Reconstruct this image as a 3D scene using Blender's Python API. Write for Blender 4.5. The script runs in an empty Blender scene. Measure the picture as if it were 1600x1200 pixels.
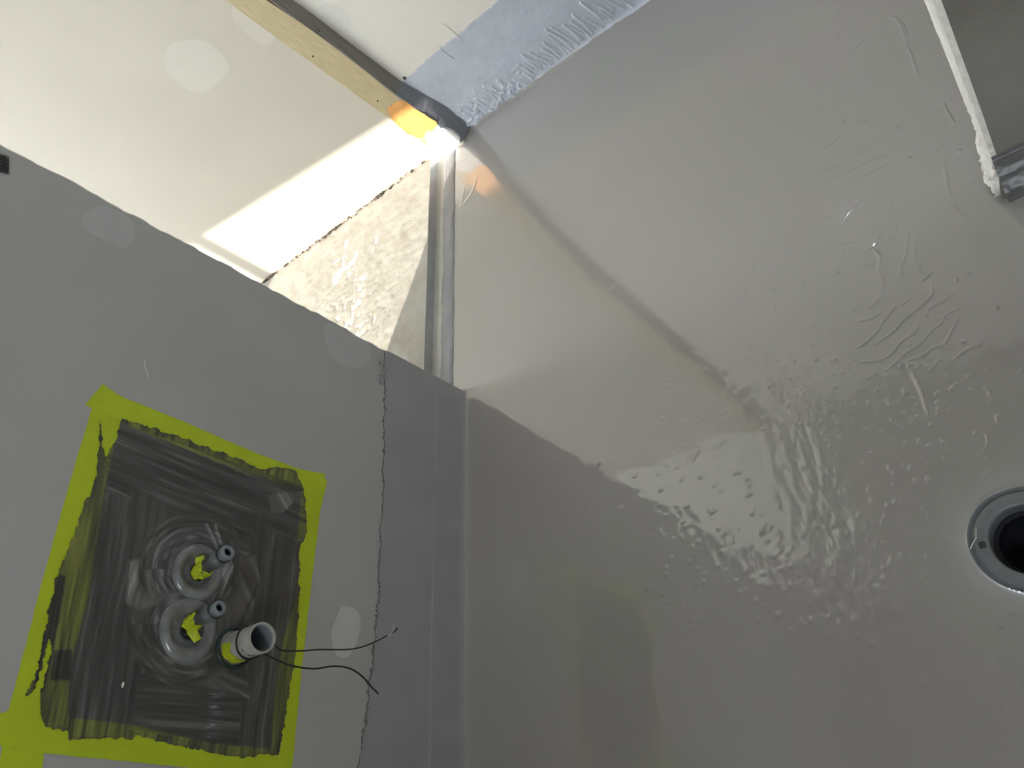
import bpy, bmesh, math, random
import numpy as np
from mathutils import Vector, Matrix
random.seed(7)
RNG = np.random.RandomState(11)
PI = math.pi
sc = bpy.context.scene

# ------------------------------------------------------------------ camera, light, exposure
W = np.array([[0.76162954, -0.35857085, -0.53976605],
              [-0.03397094, -0.85390387, 0.51932086],
              [-0.64712164, -0.37719375, -0.6625394]])      # camera axes (right, down, forward) in the room
F = 1163.978
H = 1.25
C = np.array([0, 0, H])
cam_data = bpy.data.cameras.new('camera')
cam = bpy.data.objects.new('camera', cam_data)
sc.collection.objects.link(cam)
cam_data.sensor_width = 36
cam_data.lens = F / 1600 * 36
cam_data.clip_start = 0.01
R = W @ np.diag([1, -1, -1])
M = Matrix.Identity(4)
for i in range(3):
    for j in range(3):
        M[i][j] = float(R[i, j])
M.translation = Vector((0, 0, H))
cam.matrix_world = M
sc.camera = cam

world = bpy.data.worlds.new('sky')
sc.world = world
world.use_nodes = True
bg = world.node_tree.nodes['Background']
bg.inputs['Color'].default_value = (0.86, 0.935, 1.0, 1)
bg.inputs['Strength'].default_value = 10

sun_data = bpy.data.lights.new('sun', 'SUN')
sun_data.energy = 5.5
sun_data.angle = math.radians(0.53)
sun_data.color = (1.0, 0.93, 0.82)
sun = bpy.data.objects.new('sun', sun_data)
EL = math.radians(25)
sd = Vector((0.428 * math.cos(EL), 0.904 * math.cos(EL), -math.sin(EL)))
sun.rotation_euler = sd.to_track_quat('-Z', 'Y').to_euler()
sun.location = (-4, -4, 4)
sc.collection.objects.link(sun)


def portal(name, loc, normal, sx, sy):
    d = bpy.data.lights.new(name, 'AREA')
    d.shape = 'RECTANGLE'; d.size = sx; d.size_y = sy
    d.cycles.is_portal = True
    o = bpy.data.objects.new(name, d)
    o.location = loc
    o.rotation_euler = Vector(normal).to_track_quat('-Z', 'Z').to_euler()
    sc.collection.objects.link(o)


# daylight openings ('roof' and 'back' unseen, added as fill light): wall -> (u0, u1, z0, z1); roof -> (x0, x1, y0, y1)
#TEST-BEGIN
OPEN = {'left': (.95, 1.95, .2, 2.7), 'rear': (-3.98, -2.5, 1.06, 1.85), 'roof': (.55, .85, 1.35, 1.7), 'back': (-.3, .3, 1.45, 2.15)}
#TEST-END
for k, (a, b, c, d) in OPEN.items():
    m1, m2 = (a + b) / 2, (c + d) / 2
    if k.startswith('left'): portal('sky_portal', (-5.0, m1, m2), (1, 0, 0), b - a, d - c)
    elif k == 'rear': portal('sky_portal', (m1, -1.0, m2), (0, 1, 0), b - a, d - c)
    elif k == 'back': portal('sky_portal', (m1, -1.0, m2), (0, 1, 0), b - a, d - c)
    elif k == 'right': portal('sky_portal', (1.1, m1, m2), (-1, 0, 0), b - a, d - c)
    else: portal('sky_portal', (m1, m2, 2.8), (0, 0, -1), b - a, d - c)

vs = sc.view_settings
vs.view_transform = 'Standard'; vs.look = 'None'; vs.gamma = 1; vs.use_curve_mapping = False
vs.exposure = 0.74
sc.cycles.max_bounces = 10
sc.cycles.diffuse_bounces = 6
sc.cycles.sample_clamp_indirect = 6


# ------------------------------------------------------------------ measuring helpers (pixel of the 1600 frame -> point on a plane)
def ray(x, y):
    return W @ np.array([x - 800., y - 600., F])


def fl(x, y, z=0.):
    d = ray(x, y); return C + d * ((z - H) / d[2])


def onx(x, y, X):
    d = ray(x, y); return C + d * (X / d[0])


def ony(x, y, Y):
    d = ray(x, y); return C + d * (Y / d[1])


def proj(P):
    Q = (P - C) @ W            # rows: cam coords
    return Q[..., 0] / Q[..., 2] * F + 800, Q[..., 1] / Q[..., 2] * F + 600


XA = -1.183      # face of the partition with the pipes
YA = 1.02        # its free end
YB = 2.05        # back wall
CEIL = 2.8


# ------------------------------------------------------------------ noise in numpy
def vnoise(x, y, seed=0, period=256):
    r = np.random.RandomState(seed).rand(period, period)
    xi = np.floor(x).astype(int); yi = np.floor(y).astype(int)
    fx = x - xi; fy = y - yi
    fx = fx * fx * (3 - 2 * fx); fy = fy * fy * (3 - 2 * fy)
    a = r[xi % period, yi % period]; b = r[(xi + 1) % period, yi % period]
    c = r[xi % period, (yi + 1) % period]; d = r[(xi + 1) % period, (yi + 1) % period]
    return (a * (1 - fx) + b * fx) * (1 - fy) + (c * (1 - fx) + d * fx) * fy


def fbm(x, y, seed=0, n=4):
    s = 0; a = .5
    for k in range(n):
        s = s + a * vnoise(x * 2 ** k, y * 2 ** k, seed + k)
        a /= 2
    return s / (1 - .5 ** n)


def sstep(a, b, x):
    t = np.clip((x - a) / (b - a), 0, 1)
    return t * t * (3 - 2 * t)


def inpoly(px, py, poly):
    ins = np.zeros(px.shape, bool)
    n = len(poly)
    for i in range(n):
        x1, y1 = poly[i]; x2, y2 = poly[(i + 1) % n]
        if y1 == y2: continue
        c = ((y1 > py) != (y2 > py)) & (px < (x2 - x1) * (py - y1) / (y2 - y1) + x1)
        ins ^= c
    return ins


def pdist(px, py, poly, closed=False):
    """distance to a polyline and the parameter 0..1 along it"""
    best = np.full(px.shape, 1e9); par = np.zeros(px.shape)
    n = len(poly); m = n if closed else n - 1
    for i in range(m):
        x1, y1 = poly[i]; x2, y2 = poly[(i + 1) % n]
        dx, dy = x2 - x1, y2 - y1; L = dx * dx + dy * dy + 1e-12
        t = np.clip(((px - x1) * dx + (py - y1) * dy) / L, 0, 1)
        d = np.hypot(px - x1 - t * dx, py - y1 - t * dy)
        k = d < best
        best = np.where(k, d, best); par = np.where(k, (i + t) / m, par)
    return best, par


# ------------------------------------------------------------------ object helpers
def link(o, parent=None):
    sc.collection.objects.link(o)
    if parent: o.parent = parent
    return o


def tag(o, label, cat=None, group=None, kind=None):
    o['label'] = label
    if cat: o['category'] = cat
    if group: o['group'] = group
    if kind: o['kind'] = kind
    return o


def empty(name, loc=(0, 0, 0)):
    o = bpy.data.objects.new(name, None)
    o.empty_display_size = .05
    sc.collection.objects.link(o)
    return o


def mesh_obj(name, verts, faces, mat, parent=None, smooth=False):
    me = bpy.data.meshes.new(name)
    me.from_pydata([tuple(map(float, v)) for v in verts], [], faces)
    me.update()
    bm = bmesh.new(); bm.from_mesh(me)
    bmesh.ops.recalc_face_normals(bm, faces=bm.faces)
    bm.to_mesh(me); bm.free()
    if smooth:
        me.polygons.foreach_set('use_smooth', [True] * len(me.polygons))
    me.materials.append(mat)
    return link(bpy.data.objects.new(name, me), parent)


def grid_obj(name, P, mat, parent=None, mask=None, colors=None, flip=False):
    """P: (n,m,3) vertex grid; mask: (n-1,m-1) faces to keep"""
    n, m = P.shape[:2]
    idx = np.arange(n * m).reshape(n, m)
    q = np.stack([idx[:-1, :-1], idx[1:, :-1], idx[1:, 1:], idx[:-1, 1:]], -1)
    if flip: q = q[..., ::-1]
    q = q[mask] if mask is not None else q.reshape(-1, 4)
    used = np.unique(q); remap = np.full(n * m, -1); remap[used] = np.arange(len(used))
    q = remap[q]; V = P.reshape(-1, 3)[used]
    me = bpy.data.meshes.new(name)
    me.vertices.add(len(V)); me.vertices.foreach_set('co', V.astype(np.float32).ravel())
    me.loops.add(q.size); me.loops.foreach_set('vertex_index', q.astype(np.int32).ravel())
    me.polygons.add(len(q))
    me.polygons.foreach_set('loop_start', np.arange(0, q.size, 4, dtype=np.int32))
    me.polygons.foreach_set('loop_total', np.full(len(q), 4, dtype=np.int32))
    me.update(calc_edges=True)
    me.polygons.foreach_set('use_smooth', np.ones(len(q), bool))
    if colors is not None:
        a = me.color_attributes.new('paint', 'FLOAT_COLOR', 'POINT')
        c = np.ones((len(V), 4), np.float32); c[:, :colors.shape[-1]] = colors.reshape(n * m, -1)[used]
        a.data.foreach_set('color', c.ravel())
    me.materials.append(mat)
    me.validate()
    return link(bpy.data.objects.new(name, me), parent)


def bx(bm, a, b):
    """box between corners a and b"""
    vs_ = [bm.verts.new((x, y, z)) for x in (a[0], b[0]) for y in (a[1], b[1]) for z in (a[2], b[2])]
    for f in ((0, 1, 3, 2), (4, 6, 7, 5), (0, 4, 5, 1), (2, 3, 7, 6), (0, 2, 6, 4), (1, 5, 7, 3)):
        bm.faces.new([vs_[i] for i in f])


def bm_obj(name, bm, mat, parent=None, smooth=False, bevel=0):
    bmesh.ops.recalc_face_normals(bm, faces=bm.faces)
    me = bpy.data.meshes.new(name); bm.to_mesh(me); bm.free()
    if smooth: me.polygons.foreach_set('use_smooth', [True] * len(me.polygons))
    me.materials.append(mat)
    o = link(bpy.data.objects.new(name, me), parent)
    if bevel:
        md = o.modifiers.new('bevel', 'BEVEL'); md.width = bevel; md.segments = 2
    return o


def boxes(name, lst, mat, parent=None, bevel=0):
    bm = bmesh.new()
    for a, b in lst: bx(bm, a, b)
    return bm_obj(name, bm, mat, parent, bevel=bevel)


def prism(name, base, off, mat, parent=None, smooth=False):
    """closed polygon base (3D points) pushed by off"""
    n = len(base); off = np.array(off, float)
    v = [np.array(p, float) for p in base] + [np.array(p, float) + off for p in base]
    f = [list(range(n)), list(range(2 * n - 1, n - 1, -1))] + [[i, (i + 1) % n, n + (i + 1) % n, n + i] for i in range(n)]
    return mesh_obj(name, v, f, mat, parent, smooth)


def dome_blob(name, pts, normal, h, mat, parent=None, rings=7):
    """a thin feathered daub: outline points, rising softly to height h"""
    P = np.array(pts, float); c = P.mean(0); nrm = np.array(normal, float)
    v = []; f = []; n = len(P)
    for k in range(rings):
        t = k / rings
        hh = h * t + .00025
        v += list(c + (P - c) * (1 - t) ** 1 + nrm * hh)
    v.append(c + nrm * (h + .00025))
    for k in range(rings - 1):
        for i in range(n):
            f.append([k * n + i, k * n + (i + 1) % n, (k + 1) * n + (i + 1) % n, (k + 1) * n + i])
    a = (rings - 1) * n
    for i in range(n): f.append([a + i, a + (i + 1) % n, rings * n])
    return mesh_obj(name, v, f, mat, parent, True)


def smooth_closed(pts, sub=5, jit=0, seed=0):
    rs = np.random.RandomState(seed)
    P = np.array(pts, float); n = len(P); out = []
    for i in range(n):
        a, b, c, d = P[i - 1], P[i], P[(i + 1) % n], P[(i + 2) % n]
        for k in range(sub):
            t = k / sub
            out.append(.5 * ((2 * b) + (c - a) * t + (2 * a - 5 * b + 4 * c - d) * t * t + (3 * b - a - 3 * c + d) * t ** 3) + rs.randn(len(b)) * jit)
    return out


def spline(pts, sub=6):
    P = [np.array(p, float) for p in pts]; out = []
    for i in range(len(P) - 1):
        a = P[max(i - 1, 0)]; b = P[i]; c = P[i + 1]; d = P[min(i + 2, len(P) - 1)]
        for k in range(sub):
            t = k / sub
            out.append(.5 * ((2 * b) + (c - a) * t + (2 * a - 5 * b + 4 * c - d) * t * t + (3 * b - a - 3 * c + d) * t ** 3))
    out.append(P[-1])
    return out


def tube(name, pts, rad, mat, parent=None, seg=8, caps=True):
    pts = [Vector(p) for p in pts]; n = len(pts)
    rads = [rad] * n if not hasattr(rad, '__len__') else rad
    v = []; f = []
    up = Vector((0, 0, 1)); prev = None
    for i, p in enumerate(pts):
        t = (pts[min(i + 1, n - 1)] - pts[max(i - 1, 0)]).normalized()
        if prev is None:
            a = t.orthogonal().normalized()
        else:
            a = (prev - t * prev.dot(t)).normalized()
        prev = a; b = t.cross(a)
        for k in range(seg):
            w = 2 * PI * k / seg
            v.append(p + (a * math.cos(w) + b * math.sin(w)) * rads[i])
    for i in range(n - 1):
        for k in range(seg):
            f.append([i * seg + k, i * seg + (k + 1) % seg, (i + 1) * seg + (k + 1) % seg, (i + 1) * seg + k])
    if caps:
        f.append(list(range(seg))); f.append([(n - 1) * seg + k for k in range(seg - 1, -1, -1)])
    return mesh_obj(name, v, f, mat, parent, True)


def lathe(name, prof, origin, axis, mat, parent=None, seg=40, closed=False, wob=None, smooth=True):
    """prof: list of (radius, height along axis)"""
    ax = Vector(axis).normalized(); a = ax.orthogonal().normalized(); b = ax.cross(a); o = Vector(origin)
    v = []; f = []; n = len(prof)
    for i, (r, h) in enumerate(prof):
        for k in range(seg):
            w = 2 * PI * k / seg
            rr = r * (1 + (wob(w, i) if wob else 0))
            v.append(o + ax * h + (a * math.cos(w) + b * math.sin(w)) * rr)
    for i in range(n if closed else n - 1):
        j = (i + 1) % n
        for k in range(seg):
            f.append([i * seg + k, i * seg + (k + 1) % seg, j * seg + (k + 1) % seg, j * seg + k])
    ob = mesh_obj(name, v, f, mat, parent, smooth)
    return ob


# ------------------------------------------------------------------ materials
def mat(name, col, rough=.6, var=0, scale=20, bump=0, bscale=60, coat=0, coatr=.1, ior=1.5, metal=0, col2=None, detail=3, stretch=None, brough=.5):
    m = bpy.data.materials.new(name); m.use_nodes = True
    nt = m.node_tree; b = nt.nodes['Principled BSDF']
    b.inputs['Roughness'].default_value = rough
    b.inputs['IOR'].default_value = ior
    b.inputs['Metallic'].default_value = metal
    b.inputs['Coat Weight'].default_value = coat
    b.inputs['Coat Roughness'].default_value = coatr
    b.inputs['Base Color'].default_value = (*col, 1)
    tc = nt.nodes.new('ShaderNodeTexCoord')
    src = tc.outputs['Object']
    if stretch:
        mp = nt.nodes.new('ShaderNodeMapping'); mp.inputs['Scale'].default_value = stretch
        nt.links.new(src, mp.inputs['Vector']); src = mp.outputs['Vector']
    if var or col2:
        n = nt.nodes.new('ShaderNodeTexNoise'); n.inputs['Scale'].default_value = scale
        n.inputs['Detail'].default_value = detail
        nt.links.new(src, n.inputs['Vector'])
        cr = nt.nodes.new('ShaderNodeValToRGB')
        cr.color_ramp.elements[0].position = .32; cr.color_ramp.elements[1].position = .68
        c2 = col2 if col2 else tuple(c * (1 + var) for c in col)
        c1 = col if col2 else tuple(c * (1 - var) for c in col)
        cr.color_ramp.elements[0].color = (*c1, 1); cr.color_ramp.elements[1].color = (*c2, 1)
        nt.links.new(n.outputs['Fac'], cr.inputs['Fac'])
        nt.links.new(cr.outputs['Color'], b.inputs['Base Color'])
    if bump:
        n2 = nt.nodes.new('ShaderNodeTexNoise'); n2.inputs['Scale'].default_value = bscale
        n2.inputs['Detail'].default_value = 4; n2.inputs['Roughness'].default_value = brough
        nt.links.new(src, n2.inputs['Vector'])
        bp = nt.nodes.new('ShaderNodeBump'); bp.inputs['Strength'].default_value = 1
        bp.inputs['Distance'].default_value = bump
        nt.links.new(n2.outputs['Fac'], bp.inputs['Height'])
        nt.links.new(bp.outputs['Normal'], b.inputs['Normal'])
        nt.links.new(bp.outputs['Normal'], b.inputs['Coat Normal'])
    return m


BOARD = mat('plasterboard', (.85, .82, .75), .75, .025, 3, .0003, 250)
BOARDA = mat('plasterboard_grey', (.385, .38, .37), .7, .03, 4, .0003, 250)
BOARDL = mat('plasterboard_left', (.455, .425, .37), .75, .025, 3, .0003, 250)  # same board as the right, darkened to offset its stronger daylight
FILL = mat('joint_compound', (.80, .78, .73), .8, .02, 30, .0003, 150)
FILLL = mat('joint_compound_left', (.495, .47, .42), .8, .015, 30)  # darkened along with the left board
FILLA2 = mat('joint_compound_thick', (.52, .52, .50), .8, .03, 30)
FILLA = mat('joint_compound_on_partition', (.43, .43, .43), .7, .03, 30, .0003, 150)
GYPSUM = mat('raw_gypsum', (.93, .89, .82), .85, .08, 60, .003, 160)
MEMB = mat('membrane_grey', (.32, .313, .285), .3, .03, 2.5, .00003, 60, coat=1, coatr=.02, ior=1.6, col2=(.332, .30, .292))
MEMBW = mat('membrane_grey_wall', (.57, .61, .70), .35, .05, 14, .0005, 110, coat=1, coatr=.12)
MEMBA = mat('membrane_grey_partition', (.30, .30, .31), .42, .04, 12, .0004, 90, coat=.3, coatr=.2)
SCREED = mat('screed', (.33, .305, .26), .9, 0, 14, .0010, 130, col2=(.40, .38, .335), detail=8)
WOODO = mat('sunlit_orange_wood', (.70, .34, .10), .6, .1, 40, .0006, 80)  # orange glow of the sunlit stud foot, put into the colour
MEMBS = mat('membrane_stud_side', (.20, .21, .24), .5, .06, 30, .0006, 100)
WOOD = mat('softwood', (.50, .415, .245), .6, 0, 30, .0006, 80, col2=(.40, .325, .185), stretch=(9, 9, .7), detail=6)
WOODG = mat('shaded_side_wood', (.20, .185, .165), .7, .12, 20, .0006, 80, stretch=(6, 6, .8))  # wood of the stud's unlit side, shade put into the colour
PLASTER = mat('white_plaster', (.70, .68, .65), .85, .03, 20, .0015, 120)
METAL = mat('galvanised_steel', (.50, .52, .55), .38, .08, 18, .0002, 60, metal=.75)
METALL = mat('dusty_galvanised_steel', (.62, .61, .56), .5, .06, 18, .0003, 60, metal=.35)
TAPE = mat('fluorescent_tape', (.44, .54, .012), .55, .05, 25, .0002, 120)
TAPEW = mat('crumpled_tape', (.48, .56, .015), .5, .12, 120, .002, 180)
PIPEG = mat('grey_pipe', (.20, .225, .25), .35, .04, 40)
PIPED = mat('grey_pipe_shaft', (.13, .14, .145), .4, .08, 60)
PVC = mat('pvc_white', (.36, .35, .32), .4, .15, 60, .0004, 100)
PVCIN = mat('pvc_inside', (.22, .24, .27), .35)
BLACK = mat('black_rubber', (.012, .012, .014), .35)
DARKG = mat('dark_green_rubber', (.02, .035, .035), .4)
WIRE = mat('wire_black', (.015, .014, .014), .45)
COPPER = mat('bare_wire_end', (.55, .55, .55), .4, metal=.3)
DRAINM = mat('drain_grey', (.19, .20, .215), .34, .03, 30, .0003, 90, coat=.4, coatr=.15)
DRAIND = mat('drain_dark', (.012, .013, .018), .4)
DIRT = mat('dirt', (.06, .055, .05), .9)
COLLAR = mat('wet_slurry_ring', (.19, .195, .20), .28, .35, 26, .0006, 60, coat=.6, coatr=.15)
WELL = mat('collar_well', (.075, .08, .085), .35, .3, 40, .0008, 70, coat=.4, coatr=.2)
CONC = mat('concrete_wall', (.55, .52, .47), .9, .06, 6)

SLUR = bpy.data.materials.new('sealing_slurry'); SLUR.use_nodes = True
_b = SLUR.node_tree.nodes['Principled BSDF']
_a = SLUR.node_tree.nodes.new('ShaderNodeVertexColor'); _a.layer_name = 'paint'
SLUR.node_tree.links.new(_a.outputs['Color'], _b.inputs['Base Color'])
_b.inputs['Roughness'].default_value = .38
_b.inputs['Coat Weight'].default_value = .2

SCREED.node_tree.nodes['Principled BSDF'].inputs['IOR'].default_value = 1.08
MEMB.node_tree.nodes['Principled BSDF'].inputs['Coat IOR'].default_value = 2.0

# ------------------------------------------------------------------ room shell
# wall with the pipes: a thick service partition faced with one board whose cut end is a little ragged
wall_left = empty('wall_left')
tag(wall_left, 'grey-lit plasterboard partition with the taped pipe patch, ending in mid-room', 'wall', kind='structure')
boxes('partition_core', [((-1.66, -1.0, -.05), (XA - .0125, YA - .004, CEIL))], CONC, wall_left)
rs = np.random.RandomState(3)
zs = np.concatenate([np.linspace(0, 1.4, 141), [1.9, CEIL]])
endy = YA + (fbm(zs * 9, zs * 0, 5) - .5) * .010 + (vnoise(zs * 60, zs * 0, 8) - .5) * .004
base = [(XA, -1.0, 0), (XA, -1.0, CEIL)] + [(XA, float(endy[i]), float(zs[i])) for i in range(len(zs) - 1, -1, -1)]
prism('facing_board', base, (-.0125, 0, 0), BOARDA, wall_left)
# thin pale paper lip along the cut edge
lip = []
v = []; f = []
for i, z in enumerate(zs[:141]):
    y = float(endy[i]) + .0005; w = .0012 + .0012 * float(vnoise(np.array(z * 40.), np.array(0.), 9))
    for dx, dy in ((-.012, 0), (-.0005, 0), (-.0005, w), (-.012, w)): v.append((XA + dx, y + dy, z))
for i in range(140):
    for k in range(4): f.append([i * 4 + k, i * 4 + (k + 1) % 4, i * 4 + 4 + (k + 1) % 4, i * 4 + 4 + k])
f += [[0, 1, 2, 3], [560, 563, 562, 561]]
mesh_obj('cut_edge_paper', v, f, BOARD, wall_left)

# back wall: one long slab; the board left of the stud stops just above the screed
wall_back = empty('wall_back')
tag(wall_back, 'cream plasterboard back wall behind the opening, lower left part in full sun', 'wall', kind='structure')
boxes('wall_core', [((-5.0, YB + .0125, -.05), (1.2, YB + .15, CEIL))], CONC, wall_back)
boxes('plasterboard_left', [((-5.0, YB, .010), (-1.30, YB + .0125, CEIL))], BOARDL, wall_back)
boxes('plasterboard_right', [((-1.30, YB, -.02), (1.1, YB + .0125, CEIL))], BOARD, wall_back)
boxes('sole_strip', [((-5.0, YB + .005, -.02), (-1.34, YB + .0124, .0095))],
      mat('sole_strip_wood', (.55, .40, .31), .8, .25, 30, .001, 80, stretch=(1, 1, 1)), wall_back)

def holed_roof(x0, x1, y0, y1, holes):
    """cells covering the roof minus its added skylights"""
    X_ = sorted({x0, x1} | {h[0] for h in holes} | {h[1] for h in holes})
    Y_ = sorted({y0, y1} | {h[2] for h in holes} | {h[3] for h in holes})
    return [(a, b, c, d) for a, b in zip(X_, X_[1:]) for c, d in zip(Y_, Y_[1:])
            if not any(h[0] <= a and b <= h[1] and h[2] <= c and d <= h[3] for h in holes)]


LINING = mat('white_lining', (.74, .72, .67), .8, .02, 5)
# rear, side walls and ceiling (outside the picture)
wall_rear = empty('wall_rear')
tag(wall_rear, 'rear wall with the wide opening that lets the sun in', 'wall', kind='structure')


def head(x): return 1.78 + (-2.80 - x) * .12


rear_fill_holes = [OPEN[k] for k in ('back',) if k in OPEN]  # unseen window behind the camera, added as fill light


def holed(u0, u1, z0, z1, holes):
    """rectangles covering [u0,u1]x[z0,z1] minus the holes (holes disjoint in u)"""
    out = []; u = u0
    for a, b, c, d in sorted(holes):
        out.append((u, a, z0, z1)); out.append((a, b, z0, c)); out.append((a, b, d, z1)); u = b
    out.append((u, u1, z0, z1))
    return [r for r in out if r[1] - r[0] > 1e-4 and r[3] - r[2] > 1e-4]


if 'rear' in OPEN:
    o0, o1 = OPEN['rear'][:2]
    prism('lintel_wall', [(o0, -1.0, head(o0)), (o1, -1.0, head(o1)), (o1, -1.0, CEIL), (o0, -1.0, CEIL)], (0, .1, 0), LINING, wall_rear)
    boxes('pier', [((-5.0, -1.0, -.05), (o0, -.9, CEIL)), ((o1, -1.0, -.05), (-2.3, -.9, CEIL)), ((o0, -1.0, -.05), (o1, -.9, OPEN['rear'][2]))], LINING, wall_rear)
    window_1 = boxes('window_1', [((-3.770, -.99, .95), (-3.722, -.94, head(-3.75)))], METAL)
    tag(window_1, 'upright mullion of the sunny opening', 'window frame', kind='structure')
else:
    boxes('pier', [((-5.0, -1.0, -.05), (-2.3, -.9, CEIL))], CONC, wall_rear)
boxes('rear_board', [((a, -1.0, c), (b, -.9, d)) for a, b, c, d in holed(-2.3, 1.1, -.05, CEIL, rear_fill_holes)], LINING, wall_rear)
wall_far_left = boxes('wall_outer', [((-5.1, a, c), (-5.0, b, d)) for a, b, c, d in holed(-1.0, YB + .15, -.05, CEIL, [OPEN[k] for k in OPEN if k.startswith('left')])], LINING)
tag(wall_far_left, 'outer wall of the adjoining room with its daylight window', 'wall', kind='structure')
wall_side = boxes('wall_right', [((1.1, a, c), (1.2, b, d)) for a, b, c, d in holed(-1.0, YB, -.05, CEIL, [OPEN[k] for k in OPEN if k == 'right'])], LINING)
tag(wall_side, 'side wall of the wet room opposite the pipes', 'wall', kind='structure')
ceiling = empty('ceiling')
rects = holed_roof(-1.25, 1.2, -1.0, YB + .15, [OPEN[k] for k in OPEN if k.startswith('roof')])  # the roof hole is an unseen skylight added as fill light
boxes('dimmed_ceiling', [((a, c, CEIL), (b, d, CEIL + .1)) for a, b, c, d in rects], mat('dimmed_ceiling_grey', (.36, .35, .33), .85, .05, 4), ceiling)  # unseen; greyed so the floor mirrors a darker ceiling here
boxes('white_ceiling', [((-5.1, -1.0, CEIL), (-1.25, YB + .15, CEIL + .1))], mat('white_ceiling_paint', (.86, .85, .82), .8, .02, 5), ceiling)
tag(ceiling, 'ceiling over both rooms, wet half greyed for a darker reflection', 'ceiling', kind='structure')

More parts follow.
